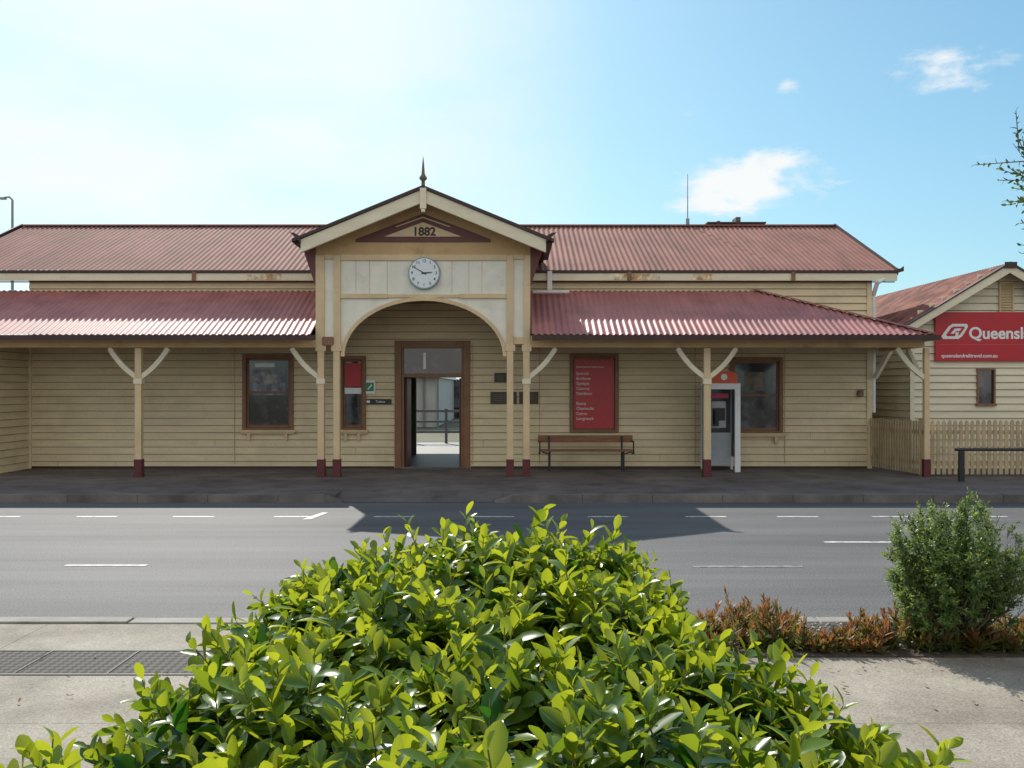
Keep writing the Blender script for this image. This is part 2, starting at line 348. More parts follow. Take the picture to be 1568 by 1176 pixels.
# ---------------- porch gable
gy=Pd
xl=X(484,gy); xr=X(812,gy)
pk=(X(648,18.5),Z(289,18.5)); le=(X(458,18.5),Z(368,18.5)); re=(X(840,18.5),Z(368,18.5))
bd=B(); corr(bd,lambda u:(le[0],u,le[1]),lambda u:(pk[0],u,pk[1]),18.5,23.9,.13,.014,2); corr(bd,lambda u:(re[0],u,re[1]),lambda u:(pk[0],u,pk[1]),18.5,23.9,.13,.014,2)
bd.done('porch_roof',roofm,st,smooth=True)
def bar(b,p0,p1,th,y0,y1,off=0):
    d=(y0+y1)/2
    b.prism([(X(p0[0],d),Z(p0[1]+off,d)),(X(p1[0],d),Z(p1[1]+off,d)),(X(p1[0],d),Z(p1[1]+off+th,d)),(X(p0[0],d),Z(p0[1]+off+th,d))],y0,y1)
g=B(); bar(g,(648,290),(461,367),20,18.42,18.50); bar(g,(648,290),(836,367),20,18.42,18.50); g.done('barge_boards',cream2,st,bevel=.006)
g=B(); bar(g,(648,285),(448,367),5,18.38,18.55,-.5); bar(g,(648,285),(848,367),5,18.38,18.55,-.5)
for s,c in((-1,460),(1,836)):
    d=18.4
    g.prism([(X(c,d),Z(372,d)),(X(c+s*3,d),Z(368,d)),(X(c+s*16,d),Z(356,d)),(X(c+s*9,d),Z(357,d)),(X(c+s*5,d),Z(359,d)),(X(c,d),Z(362,d))],18.36,18.42)
    x0=X(c,18.5); g.box(x0,x0+s*.13,18.42+.1,20.8,Z(374,18.5),Z(366,18.5))
g.done('porch_gutters',dark,st)
g=B(); g.add([(le[0]+.03,18.5,le[1]-.06),(pk[0],18.5,pk[1]-.06),(pk[0],Pd,pk[1]-.06),(le[0]+.03,Pd,le[1]-.06)],[(0,1,2,3)])
g.add([(re[0]-.03,18.5,re[1]-.06),(pk[0],18.5,pk[1]-.06),(pk[0],Pd,pk[1]-.06),(re[0]-.03,Pd,re[1]-.06)],[(0,1,2,3)])
g.done('porch_soffit',brown,st)
g=B(); g.box(xl,xl+.08,gy+.1,D-.04,2.8,4.75).box(xr-.08,xr,gy+.1,D-.04,2.8,4.75); g.done('porch_side_walls',ochre,st)
B().box(xl+.08,xr-.08,gy+.1,D-.04,3.90,3.93).done('porch_ceiling',brown,st)  # ceiling set low and coloured dark to deepen the shade behind the arch
g=B()
for s,xx in((-1,xl),(1,xr)):
    g.prism([(xx,Z(440,gy)),(xx+s*.28,Z(378,gy)),(xx,Z(378,gy))],gy-.04,gy+.04)
g.done('eave_brackets',maroon,st)
P=lambda px,py,d=gy:(X(px,d),Z(py,d))
g=B(); g.prism([P(484,397),P(484,366),P(648,296),P(812,366),P(812,397)],gy-.02,gy+.06); g.done('tympanum',ochre,st)
g=B(); g.prism([P(545,371),P(545,367),P(592,349),P(648,328),P(706,349),P(751,367),P(751,371)],gy-.05,gy-.022) ; g.done('pediment_border',maroon,st)
g=B(); g.prism([P(589,363),P(648,341),P(707,363)],gy-.065,gy-.052); g.prism([P(605,348),P(648,332.5),P(691,348),P(687,348),P(648,334.5),P(609,348)],gy-.064,gy-.0521); g.done('pediment_panel',tan,st)
text('date_numerals','1882',(X(650,gy),gy-.067,Z(356,gy)),.24,M('numeral_paint',(.05,.03,.02)),st,ext=.004,off=.008)
g=B(); g.box(X(643,18.4),X(653,18.4),18.36,18.415,Z(320,18.4),Z(288,18.4)); g.box(X(645,18.4),X(651,18.4),18.37,18.41,Z(325,18.4),Z(320,18.4)); g.done('finial_drop',cream2,st,bevel=.01)
zz=lambda py:Z(py,18.45)
g=B(); g.lathe(X(648,18.45),18.45,[(.055,zz(298)),(.055,zz(290)),(.04,zz(288)),(.035,zz(277)),(.07,zz(275)),(.08,zz(272)),(.05,zz(269)),(.034,zz(266)),(.02,zz(252)),(.004,zz(240))]); g.done('finial_spike',M('finial_paint',(.16,.12,.09)),st,smooth=True)
rx,ryy,cy=122,86,546
def arch(px):
    t=(px-649)/rx
    return cy-ryy*math.sqrt(max(0,1-t*t)) if abs(t)<1 else cy
pxs=[522]+[649-rx+2*rx*(.5-.5*math.cos(math.pi*k/40)) for k in range(41)]+[776]
g=B(); y0,y1=gy-.0,gy+.05
for a,b in zip(pxs[:-1],pxs[1:]):
    if b-a<.01: continue
    g.prism([P(a,arch(a)),P(b,arch(b)),P(b,397),P(a,397)],y0,y1)
g.box(X(497,gy),X(512,gy),y0,y1,Z(516,gy),Z(397,gy)).box(X(786,gy),X(802,gy),y0,y1,Z(516,gy),Z(397,gy))
g.done('porch_panels',white,st)
g=B()
for px in (566,593,692,718,738,545):
    g.box(X(px,gy)-.004,X(px,gy)+.004,gy-.004,gy-.0005,Z(min(arch(px)-8,449),gy),Z(397,gy))
g.done('board_joints',ochre,st)
g=B()
for k in range(40):
    a0=math.pi*k/40;a1=math.pi*(k+1)/40
    def q(a,e): return P(649-(rx+e)*math.cos(a),cy-(ryy+e)*math.sin(a))
    g.prism([q(a0,-1),q(a1,-1),q(a1,5),q(a0,5)],gy-.05,gy-.002)
g.box(X(522,gy),X(776,gy),gy-.04,gy-.0035,Z(399,gy),Z(390,gy))
g.box(X(522,gy),X(594,gy),gy-.045,gy-.003,Z(457,gy),Z(450,gy)).box(X(704,gy),X(776,gy),gy-.045,gy-.003,Z(457,gy),Z(450,gy))
g.box(X(594,gy),X(704,gy),gy-.035,gy-.0033,Z(456,gy),Z(451,gy))
for a,b in((484,497),(512,522),(776,786),(802,812)): g.box(X(a,gy),X(b,gy),gy-.06,gy+.06,Z(530,gy),Z(391,gy))
for a,b in((497,512),(786,802)):
    g.box(X(a,gy)+.001,X(b,gy)-.001,gy-.04,gy-.002,Z(527,gy),Z(516,gy)); g.box(X(a,gy)+.001,X(b,gy)-.001,gy-.04,gy-.002,Z(397,gy),Z(390,gy))
for a,b in((508,524),(484,500),(774,789),(799,814)): g.box(X(a,gy),X(b,gy),gy-.075,gy-.062,Z(538,gy),Z(528,gy))
g.done('porch_trim',tan,st,bevel=.006)
g=B(); g.box(X(495,gy),X(511,gy),gy-.11,gy-.062,Z(529,gy),Z(516,gy)); g.done('porch_fitting',brown,st,bevel=.01)
ck=empty('station_clock',(X(650,gy),gy-.08,Z(419,gy)))
ccx,ccz=X(650,gy),Z(419,gy); R=25/F*gy
g=B(); g.tube((ccx,gy-.006,ccz),(ccx,gy-.09,ccz),R,R*.97,40); g.done('case',M('clock_case',(.25,.33,.36),.4),ck,smooth=False)
g=B(); g.tube((ccx,gy-.09,ccz),(ccx,gy-.095,ccz),R*.9,R*.9,40); g.done('face',clockw,ck)
for k in range(12):
    a=math.pi/2-(k+1)*math.pi/6
    text('numeral_%d'%(k+1),str(k+1),(ccx+R*.74*math.cos(a),gy-.096,ccz+R*.74*math.sin(a)),.085,black,ck,ext=.001,off=.002)
g=B()
def hand2(ang,l,w,y):
    dx,dz=math.sin(ang),math.cos(ang); px_,pz_=dz,-dx
    pts=[(ccx-dx*.05+px_*w,ccz-dz*.05+pz_*w),(ccx+dx*l+px_*w*.4,ccz+dz*l+pz_*w*.4),(ccx+dx*l-px_*w*.4,ccz+dz*l-pz_*w*.4),(ccx-dx*.05-px_*w,ccz-dz*.05-pz_*w)]
    g.prism(pts,y-.003,y)
hand2(math.radians(300),R*.78,.012,gy-.1); hand2(math.radians(84),R*.5,.016,gy-.105)
g.done('hands',black,ck)

def window(px0,px1,py0,py1,sill=True):
    x0,x1,z0,z1=X(px0,D),X(px1,D),Z(py1,D),Z(py0,D); t=.085
    g=B(); y0=D-.065;y1=D+.1
    g.box(x0,x0+t,y0,y1,z0,z1).box(x1-t,x1,y0,y1,z0,z1).box(x0+t,x1-t,y0+.002,y1,z1-t,z1).box(x0+t,x1-t,y0+.002,y1,z0,z0+.05)
    zm=(z0+z1)/2
    g.box(x0+t,x1-t,D+.01,D+.06,zm-.025,zm+.025)
    for a in(x0+t,x1-t-.045): g.box(a,a+.045,D+.012,D+.058,z0+.05,z1-t)
    g.box(x0+t+.045,x1-t-.045,D+.013,D+.055,z1-t-.05,z1-t).box(x0+t+.045,x1-t-.045,D+.013,D+.055,z0+.05,z0+.11)
    g.done('window_frame',brown,st,bevel=.004)
    B().box(x0+t,x1-t,D+.035,D+.04,z0+.05,z1-t).done('window_pane',glass,st)
    if sill:
        g=B(); g.box(x0-.06,x1+.06,D-.12,D-.067,z0-.06,z0).box(x0-.02,x1+.02,D-.10,D-.04,z0-.09,z0-.062)
        for a in(x0+.12,x1-.2): g.box(a,a+.07,D-.1,D-.04,z0-.24,z0-.092)
        g.done('window_sill',tan,st,bevel=.004)
    return x0+t,x1-t,z0+.05,z1-t
window(372,450,543,658); w2=window(520,561,545,658); w3=window(872,947,541,662,sill=False); w4=window(1117,1198,547,663)
wp=empty('window_notices',(X(410,D),D,1.8))
B().box(X(390,D),X(420,D),D+.028,D+.033,Z(562,D),Z(556,D)).done('sticker',signw,wp)
B().box(X(386,D),X(437,D),D+.026,D+.032,Z(605,D),Z(566,D)).done('painted_reflection',M('reflection_tone',(.13,.15,.21),.3,.8,6,col2=(.25,.22,.20),c2lo=.5,c2hi=.56,c2scale=5),wp)  # patchy bluish panel painted in as the reflection on this window
B().box(X(1141,D),X(1170,D),D+.026,D+.032,Z(598,D),Z(570,D)).done('notice',M('notice_grey',(.16,.13,.10),.5,.5,5),wp)
po=empty('red_poster',(X(540,D),D,1.9))
B().box(w2[0]+.03,w2[1]-.03,D+.0,D+.009,Z(592,D),Z(556,D)).done('sheet',reddk,po); B().box(w2[0]+.03,w2[1]-.03,D+.0,D+.009,Z(603,D),Z(594,D)).done('band',signw,po)
po=empty('travel_poster',(X(910,D),D,1.8))
B().box(w3[0]+.02,w3[1]-.02,D-.02,D+.008,w3[2]+.04,w3[3]-.05).done('sheet',reddk,po)
zt=Z(572,D)
for i,s in enumerate(['Ipswich','Brisbane','Gympie','Cooroy','Nambour','','Roma','Charleville','Cairns','Longreach']):
    if s: text('line_%d'%i,s,(w3[0]+.07,D-.022,zt-i*.115),.095,signw,po,'LEFT',.001)
text('heading','Book here for train travel',(w3[0]+.07,D-.022,Z(562,D)),.06,signw,po,'LEFT',.001)
x0,x1=X(605,D),X(720,D); g=B(); t=.15
g.box(x0,x0+t,D-.07,D+.14,G,Z(522,D)).box(x1-t,x1,D-.07,D+.14,G,Z(522,D)).box(x0+t,x1-t,D-.068,D+.14,Z(533,D),Z(522,D)).box(x0+t,x1-t,D-.03,D+.1,Z(578,D),Z(572,D))
g.box(x0+t,x0+t+.06,D-.03,D+.1,G,Z(578,D)).box(x1-t-.06,x1-t,D-.03,D+.1,G,Z(578,D))
g.box(x0+t,x0+t+.05,D-.02,D+.08,Z(572,D),Z(533,D)).box(x1-t-.05,x1-t,D-.02,D+.08,Z(572,D),Z(533,D))
g.done('door_frame',brown,st,bevel=.005)
B().box(x0+t,x1-t,D+.03,D+.035,Z(572,D),Z(533,D)).done('transom_glass',glass,st)
B().box(X(648,D),X(652,D),D+.02,D+.027,Z(565,D),Z(540,D)).done('transom_sticker',signw,st)
g=B(); g.box(x0+t+.07,x0+t+.11,D+.16,D+1.0,G+.02,Z(579,D)).box(x1-t-.11,x1-t-.07,D+.16,D+1.0,G+.02,Z(579,D)); g.done('open_door_leaves',maroon,st)
B().box(x0+t,x1-t,D-.09,D-.005,G+.0,G+.03).done('doorstep',kerbd,st)
s=empty('exit_notice',(X(567,D),D,1.9)); B().box(X(559,D),X(575,D),D-.06,D-.042,Z(603,D),Z(582,D)).done('board',signw,s); B().box(X(561,D),X(573,D),D-.063,D-.061,Z(599,D),Z(586,D)).done('symbol',green,s)
g=B(); g.beam((X(564,D),D-.066,Z(596,D)),(X(570,D),D-.066,Z(589,D)),.004,.03); g.done('arrow',signw,s)
s=empty('toilet_sign',(X(580,D),D,1.7)); B().box(X(559,D),X(600,D),D-.06,D-.042,Z(619,D),Z(611,D)).done('board',black,s); text('label','Toilets',(X(583,D),D-.062,Z(615,D)),.08,signw,s,ext=.001)
B().box(X(562,D),X(567,D),D-.063,D-.061,Z(617,D),Z(613,D)).done('pictogram',signw,s)
for (a,b,c,d_) in((751,791,600,618),(795,824,600,618),(757,778,571,585)):
    s=empty('bronze_plaque',(X(a,D),D,Z(d_,D))); B().box(X(a,D),X(b,D),D-.065,D-.04,Z(d_,D),Z(c,D)).done('plate',plaque,s,bevel=.004)
    g=B(); n=4
    for k in range(n):
        zc=Z(c+3+(d_-c-6)*(k+.5)/n,D); g.box(X(a,D)+.06,X(b,D)-.06-random.uniform(0,.12),D-.068,D-.0655,zc-.006,zc+.006)
    g.done('lettering',M('worn_gilt',(.16,.13,.08)),s)
s=empty('cigarette_bin',(X(1317,D),D,1.8)); g=B(); g.tube((X(1316,D),D-.11,Z(603,D)),(X(1316,D),D-.03,Z(603,D)),.06,.08,14); g.box(X(1312,D),X(1321,D),D-.05,D-.026,Z(607,D),Z(597,D)); g.done('bin',brown,s)

# ---------------- bench
bn=empty('platform_bench',(X(897,20.4),20.4,G)); d=20.4
bx0,bx1=X(824,d),X(970,d)
g=B(); g.box(bx0,bx1,d+.14,d+.17,Z(678,d),Z(667,d)); 
for k in range(3): g.box(bx0+.02,bx1-.02,d-.26+k*.13,d-.15+k*.13,.56,.59)
g.done('slats',wood,bn,bevel=.006)
g=B()
for px in(841,953):
    x=X(px,d); g.box(x-.02,x+.02,d-.25,d-.21,G,.56).box(x-.02,x+.02,d+.10,d+.138,G,Z(668,d)).box(x-.02,x+.02,d-.25,d+.138,.53,.558)
    s=-1 if px<900 else 1
    g.beam((x,d-.23,.5),(x+s*.18,d-.23,.56),.03,.03)
for x in(bx0+.03,bx1-.03): g.box(x-.015,x+.015,d-.26,d+.139,.50,.53).box(x-.015,x+.015,d-.26,d-.23,.50,.76).box(x-.015,x+.015,d-.26,d+.139,.761,.79)
g.done('frame',black,bn)

# ---------------- phone booth
pb=empty('phone_booth',(X(1105,19.9),20.3,G)); d=20.0
a,b=X(1084,d),X(1134,d)
g=B(); zt=Z(587,d)
g.box(a,a+.07,d-.0,d+.06,G,zt).box(b-.12,b,d,d+.06,G-.0,zt).box(a+.07,b-.12,d+.001,d+.06,zt-.13,zt).box(a,a+.05,d+.7,d+.76,G,zt).box(b-.05,b,d+.7,d+.76,G,zt).box(a,b,d+.061,d+.699,zt-.06,zt)
g.done('frame',bright,pb,bevel=.006)
g=B(); g.box(a+.05,b-.05,d+.72,d+.74,G+.7,zt-.12); g.box(b-.03,b-.02,d+.06,d+.7,G+.3,zt-.06); g.box(a+.02,a+.03,d+.06,d+.7,G+.3,zt-.06); g.done('glazing',M('booth_glass',(.22,.24,.27),.1),pb)
B().box(a+.07,b-.12,d+.35,d+.39,G+.12,G+.85).done('lower_panel',grey,pb)
g=B(); g.box(a+.14,b-.24,d+.30,d+.5,G+.95,G+1.55); g.done('phone_body',grey,pb,bevel=.02)
g=B(); g.box(a+.17,b-.42,d+.24,d+.299,G+1.0,G+1.4); g.tube((a+.21,d+.22,G+1.05),(a+.21,d+.22,G+1.35),.03); g.box(a+.30,b-.27,d+.285,d+.299,G+1.12,G+1.4); g.done('handset_and_keypad',black,pb,bevel=.006)
B().box(a+.14,b-.2,d+.28,d+.33,G+1.62,G+1.72).done('pink_label',M('pink_label',(.6,.06,.12)),pb)
g=B(); n=12; pts=[(a+.06+(b-a-.12)*k/n, zt+.02+.25*(1-.35*(2*k/n-1)**4)) for k in range(n+1)]
g.prism([(a+.06,zt+.002)]+pts+[(b-.06,zt+.002)],d+.02,d+.12); g.done('top_sign',orange,pb)
g=B(); g.tube(((a+b)/2,d+.018,zt+.14),((a+b)/2,d+.012,zt+.14),.07,.07,20); g.done('logo',signw,pb)
B().box(a-.10,a-.01,d+.1,d+.16,G+.3,G+1.9).done('blue_side_panel',blue,pb)

# ---------------- roof items
an=empty('radio_antenna',(X(1053,25),25,rz)); g=B(); x=X(1053,25); g.tube((x,25,rz-.2),(x,25,Z(267,25)),.018,.008,6); g.tube((x,25,Z(345,25)),(x,25,Z(335,25)),.05,.05,8); g.done('mast',steel,an)
nb=empty('background_building',(X(1127,34),36,0)); g=B(); dd=34
g.box(X(1085,dd),X(1170,dd),dd,dd+5,0,Z(343,dd)).box(X(1097,dd),X(1102,dd),dd-.1,dd+1,Z(344,dd),Z(339,dd)).box(X(1126,dd),X(1133,dd),dd-.1,dd+.5,Z(344,dd),Z(333,dd)).done('block',M('bg_block',(.10,.09,.08)),nb)
B().box(X(1082,dd),X(1172,dd),dd-.12,dd+5.1,Z(343,dd)+.003,Z(340.5,dd)).done('parapet',dark,nb)
sl=empty('street_lamp',(X(19,40),40,0)); g=B(); x=X(19,40); zt=Z(306,40); g.tube((x,40,0),(x,40,zt),.09,.05,8); g.tube((x,40,zt),(x-.12,40,zt+.12),.04,.04,6); g.tube((x-.12,40,zt+.12),(x-.35,40,zt+.1),.04,.04,6)
g.box(x-.55,x-.3,39.9,40.1,zt+.02,zt+.1); g.done('pole_and_head',steel,sl)

# ---------------- right-hand building
rb=empty('weatherboard_building',(11.3,24,0)); d=21.0
bl,br=X(1394,d),X(1697,d); pkx=X(1545,d-.4); be=(X(1389,d-.4),Z(497,d-.4)); pz=Z(403,d-.4)
bee=(2*pkx-be[0],be[1])
win=op(1497,1520,567,618)
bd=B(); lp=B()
h=.165
k=0
while G+k*h<pz-.1:
    r0=G+k*h; r1=r0+h
    if r0<be[1]-.0: xa,xb=bl,br
    else:
        t=(r0-be[1]+.05)/(pz-be[1]); w=(pkx-be[0])*(1-t); xa,xb=max(bl,pkx-w),min(br,pkx+w)
    if xb-xa>.1:
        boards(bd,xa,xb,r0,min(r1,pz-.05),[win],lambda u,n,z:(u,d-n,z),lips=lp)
        for a,b,_,_2 in cells(xa,xb,r0-.005,r0,[win]): lp.add([(a,d-.006,r0-.012),(b,d-.006,r0-.012),(b,d-.006,r0),(a,d-.006,r0)],[(0,1,2,3)])  # painted shadow strip below each row of boards
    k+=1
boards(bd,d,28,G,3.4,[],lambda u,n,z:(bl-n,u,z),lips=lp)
bd.done('weatherboards',cream2,rb); lp.done('weatherboard_edge_shadows',lipm,rb)
g=B(); 
for a,b,c,e in cells(bl,br,G,be[1]+.0,[win]): g.box(a,b,d,d+.12,c,e)
g.prism([(bl,be[1]),(br,be[1]),(pkx,pz-.1)],d,d+.12); g.box(bl,bl+.12,d+.12,28,G,3.4); g.done('wall_core',cream2,rb)
bd=B(); corr(bd,lambda u:(be[0],u,be[1]),lambda u:(pkx,u,pz),d-.4,28,.13,.014,4); corr(bd,lambda u:(bee[0],u,be[1]),lambda u:(pkx,u,pz),d-.4,28,.13,.014,2)
bd.done('roof',rust,rb,smooth=True)
g=B(); dd=d-.42
g.prism([(be[0],be[1]-.02),(pkx,pz-.02),(pkx,pz-.22),(be[0],be[1]-.2)],dd-.03,dd).prism([(bee[0],be[1]-.02),(pkx,pz-.02),(pkx,pz-.22),(bee[0],be[1]-.2)],dd-.03,dd); g.done('barge_boards',cream2,rb)
g=B(); g.prism([(be[0]-.05,be[1]-.02),(pkx,pz+.03),(pkx,pz-.018),(be[0],be[1]-.018)],dd-.06,dd+.05).prism([(bee[0],be[1]-.018),(pkx,pz-.018),(pkx,pz+.03),(bee[0]+.05,be[1]-.02)],dd-.06,dd+.05)
g.box(pkx-.14,pkx+.14,dd-.065,dd-.061,pz-.12,pz+.02)
g.box(be[0]-.1,be[0],d-.4,28,be[1]-.12,be[1]-.02); g.done('roof_edge',dark,rb)
B().box(bl-.03,bl+.07,d-.06,d-.036,G,3.2).done('corner_stop',cream2,rb)
vx0,vx1,vz0,vz1=op(1528,1550,434,479); g=B(); g.box(vx0,vx0+.03,d-.07,d-.036,vz0,vz1).box(vx1-.03,vx1,d-.07,d-.036,vz0,vz1).box(vx0,vx1,d-.072,d-.036,vz1,vz1+.03)
k=0
while vz0+k*.06<vz1: g.add([(vx0,d-.075,vz0+k*.06),(vx1,d-.075,vz0+k*.06),(vx1,d-.04,vz0+k*.06+.05),(vx0,d-.04,vz0+k*.06+.05)],[(0,1,2,3)]); k+=1
g.done('louvre_vent',tan,rb)
g=B(); g.box(win[0],win[1],d+.0,d+.03,win[2],win[3]); g.done('window_pane',glass,rb)
g=B(); g.box(win[0]-.04,win[0],d-.06,d+.02,win[2],win[3]).box(win[1],win[1]+.04,d-.06,d+.02,win[2],win[3]).box(win[0]-.04,win[1]+.04,d-.062,d+.02,win[3],win[3]+.04).box(win[0]-.06,win[1]+.06,d-.08,d+.02,win[2]-.05,win[2]); g.done('window_trim',brown,rb)
sg=empty('railway_sign',(X(1500,d),d-.1,2.6)); a=X(1432,d-.08); b=a+4.1; c=Z(553,d-.08); e=Z(478,d-.08)
B().box(a,b,d-.09,d-.04,c,e).done('panel',redm,sg,bevel=.004)
B().box(a+.1,b-.1,d-.093,d-.0905,Z(528,d)-.004,Z(528,d)+.006).done('rule',M('sign_rule',(.6,.1,.1)),sg)
text('name','QueenslandRail',(X(1483,d-.08),d-.094,Z(511,d-.08)),.37,signw,sg,'LEFT',.002,off=.009)
text('web_address','queenslandrailtravel.com.au',(X(1441,d-.08),d-.094,Z(545,d-.08)),.115,signw,sg,'LEFT',.002,off=.002)
g=B()
def sl_(px,py): return P(px,py,d-.08)
ring_o=[(1444,519),(1441,515),(1452,500),(1458,496),(1480,496),(1482,500),(1473,515),(1467,519)]
ring_i=[(1450,515),(1448,513),(1456,502),(1460,500),(1476,500),(1477,502),(1469,513),(1465,515)]
for i in range(8):
    j=(i+1)%8; g.prism([sl_(*ring_o[i]),sl_(*ring_o[j]),sl_(*ring_i[j]),sl_(*ring_i[i])],d-.095,d-.091)
g.prism([sl_(1455,511),sl_(1462,503),sl_(1472,503),sl_(1469,507),sl_(1464,507),sl_(1460,511)],d-.096,d-.0912); g.prism([sl_(1463,509),sl_(1468,509),sl_(1466,515),sl_(1462,515)],d-.097,d-.0914)
g.done('logo',signw,sg)

# ---------------- picket fence
pf=empty('picket_fence',(9.5,19,G)); fz=Z(643,19)
g=B(); gt=.016
def picket(x,y,along):
    w=.036; zt=fz+random.uniform(-.01,.01)
    if along=='x': g.prism([(x-w,G+.05),(x+w,G+.05),(x+w+random.uniform(-.004,.004),zt-.04),(x,zt),(x-w,zt-.04)],y-gt,y)
    else: g.box(x-gt,x,y-w,y+w,G+.05,zt-.02)
x=8.62
while x<15: picket(x,19,'x'); x+=.118
y=19.05
while y<21: picket(8.5-(y-19)*.14,y,'y'); y+=.10
g.done('pickets',fencep,pf)
g=B(); g.box(8.55,15,19.002,19.05,.35,.43).box(8.55,15,19.002,19.05,1.0,1.08)
for x in(8.58,11,13.4): g.box(x-.06,x+.06,19.051,19.16,G,fz+.02)
g.beam((8.53,19.05,.4),(8.25,20.95,.4),.04,.08); g.beam((8.53,19.05,1.04),(8.25,20.95,1.04),.04,.08)
g.done('rails_and_posts',fencep,pf)
hr=empty('handrail',(9.5,18,G)); g=B(); d=18.0
x0=X(1472,d); zt=Z(690,d); g.box(x0-.05,x0+.05,d-.03,d+.03,G,zt+.0); g.tube((x0-.12,d,zt+.02),(15,d,zt+.02),.03); 
g.tube((x0+2.6,d,G),(x0+2.6,d,zt),.03)
g.done('rail',black,hr)

# ---------------- beyond the passage
B().box(-30,30,25.37,31.0,-.02,G).done('platform',M('platform_pave',(.24,.23,.21),.6,.1),recenter=False)
fc=empty('platform_fence',(-2,30.5,0)); g=B()
for z in(.50,.85,1.2): g.box(-12,8,30.5,30.55,z-.04,z+.04)
for k in range(-8,6): g.box(k*1.1-.045,k*1.1+.045,30.551,30.62,-.02,1.28)
g.done('rails',steel,fc)
sh=empty('goods_shed',(-4,46,0)); g=B(); d=46
g.box(-14,X(668,d),d,d+14,0,3.0); g.done('walls',M('shed_wall',(.42,.42,.40),.6,.15,1,(6,6,1)),sh)
g=B(); g.prism([(-14.3,3.0),(X(674,d),2.5),(X(660,d),3.4),(-9,4.2)],d-.4,d+14.3)
g.done('roof',M('shed_roof',(.6,.62,.64),.5,.1),sh)
g=B()
for k in range(12): g.box(X(672,d)-.1-k*.7,X(672,d)-k*.7,d-.1,d-.02,0,2.8)
g.done('cladding_ribs',M('shed_rib',(.2,.2,.2)),sh)
cn=empty('railway_carriage',(0,60,0)); g=B(); d=60
pts=[]
for k in range(13):
    t=math.pi*k/12; pts.append((X(684,d)+1.5*math.cos(t),1.9+.75*math.sin(t)))
g.prism([(X(684,d)+1.5,.7)]+pts+[(X(684,d)-1.5,.7)],d,d+18); g.done('body',M('carriage_body',(.09,.10,.12),.4),cn)
g=B(); g.box(X(684,d)-1.2,X(684,d)+1.2,d-.03,d-.003,1.3,2.1); g.done('windscreen',glass,cn)
g=B(); 
for s in(-1,1): g.tube((X(684,d)+s*.72-.05,d+1.2,.42),(X(684,d)+s*.72+.05,d+1.2,.42),.42,.42,16)
g.box(X(684,d)-1.2,X(684,d)+1.2,d+.3,d+17,.4,.7); g.done('bogies',black,cn)

# ------------------------------------------------------------ foliage tools
def fastmesh(name,V,Fq,mat,tint=None,parent=None,smooth=True,nv=4):
    me=bpy.data.meshes.new(name); nV=len(V); nF=len(Fq)
    me.vertices.add(nV); me.vertices.foreach_set('co',np.ascontiguousarray(V,dtype=np.float32).ravel())
    me.loops.add(nF*nv); me.loops.foreach_set('vertex_index',np.ascontiguousarray(Fq,dtype=np.int32).ravel())
    me.polygons.add(nF); me.polygons.foreach_set('loop_start',np.arange(0,nF*nv,nv,dtype=np.int32)); me.polygons.foreach_set('loop_total',np.full(nF,nv,dtype=np.int32))
    me.polygons.foreach_set('use_smooth',np.full(nF,smooth,dtype=bool))
    me.update(calc_edges=True); me.materials.append(mat)
    if tint is not None:
        at=me.attributes.new('tint','FLOAT','POINT'); at.data.foreach_set('value',np.ascontiguousarray(tint,dtype=np.float32))
    o=bpy.data.objects.new(name,me); link(o)
    if parent: attach(o,parent)
    return o
def nrmz(a): return a/np.maximum(np.linalg.norm(a,axis=1,keepdims=True),1e-9)
def leaf_mesh(name,base,dv,nr,Ln,W,tint,mat,parent,fold=.35,curl=.2,rows=((0,.05),(.16,.62),(.42,1.0),(.72,.80),(1,.03))):
    n=len(base); side=nrmz(np.cross(dv,nr)); R_=len(rows); V=np.zeros((n,R_,3,3))
    cu=(curl*rng.uniform(-.3,1.8,n))[:,None]; Lc=Ln[:,None]; Wc=(W/2)[:,None]
    for i,(s,w) in enumerate(rows):
        c=base+dv*Lc*s-nr*cu*Lc*s*s
        V[:,i,1]=c; V[:,i,0]=c-side*Wc*w+nr*Wc*w*fold; V[:,i,2]=c+side*Wc*w+nr*Wc*w*fold
    idx=[]
    for i in range(R_-1):
        for j in(0,1): idx.append((i*3+j,i*3+j+1,(i+1)*3+j+1,(i+1)*3+j))
    idx=np.array(idx); Fq=(np.arange(n)*R_*3)[:,None,None]+idx[None]
    return fastmesh(name,V.reshape(-1,3),Fq.reshape(-1,4),mat,np.repeat(tint,R_*3),parent)
def sprigs(pos,dv,length,n,leafL,ratio=.42,t0=75,t1=22,tlo=0.,thi=1.,start=.1,tadd=None):
    m=len(pos); dv=nrmz(dv); r=nrmz(rng.normal(size=(m,3))); a=nrmz(np.cross(dv,r)); b=np.cross(dv,a)
    ph=rng.uniform(0,6.28,m); out=[[],[],[],[],[],[]]
    for k in range(n):
        t=start+(1-start)*k/(n-1); ang=ph+k*2.4+rng.normal(0,.25,m)
        rad=a*np.cos(ang)[:,None]+b*np.sin(ang)[:,None]
        tl=np.radians(t0+(t1-t0)*t)+rng.normal(0,.2,m); ct=np.cos(tl)[:,None]; sn=np.sin(tl)[:,None]
        out[0].append(pos+dv*(length*t)[:,None]); out[1].append(nrmz(dv*ct+rad*sn)); out[2].append(nrmz(dv*sn-rad*ct+rng.normal(0,.15,(m,3))))
        Lf=leafL*(1-.42*max(0,(t-.55)/.45)**1.3)*rng.uniform(.65,1.18,m); out[3].append(Lf); out[4].append(Lf*ratio*rng.uniform(.85,1.15,m))
        tt=tlo+(thi-tlo)*t**1.3+rng.normal(0,.12,m); 
        if tadd is not None: tt=tt+tadd
        out[5].append(np.clip(tt,0,1))
    o=[np.concatenate(x) for x in out]
    o[2]=nrmz(o[2]-o[1]*np.sum(o[1]*o[2],axis=1,keepdims=True)); return o
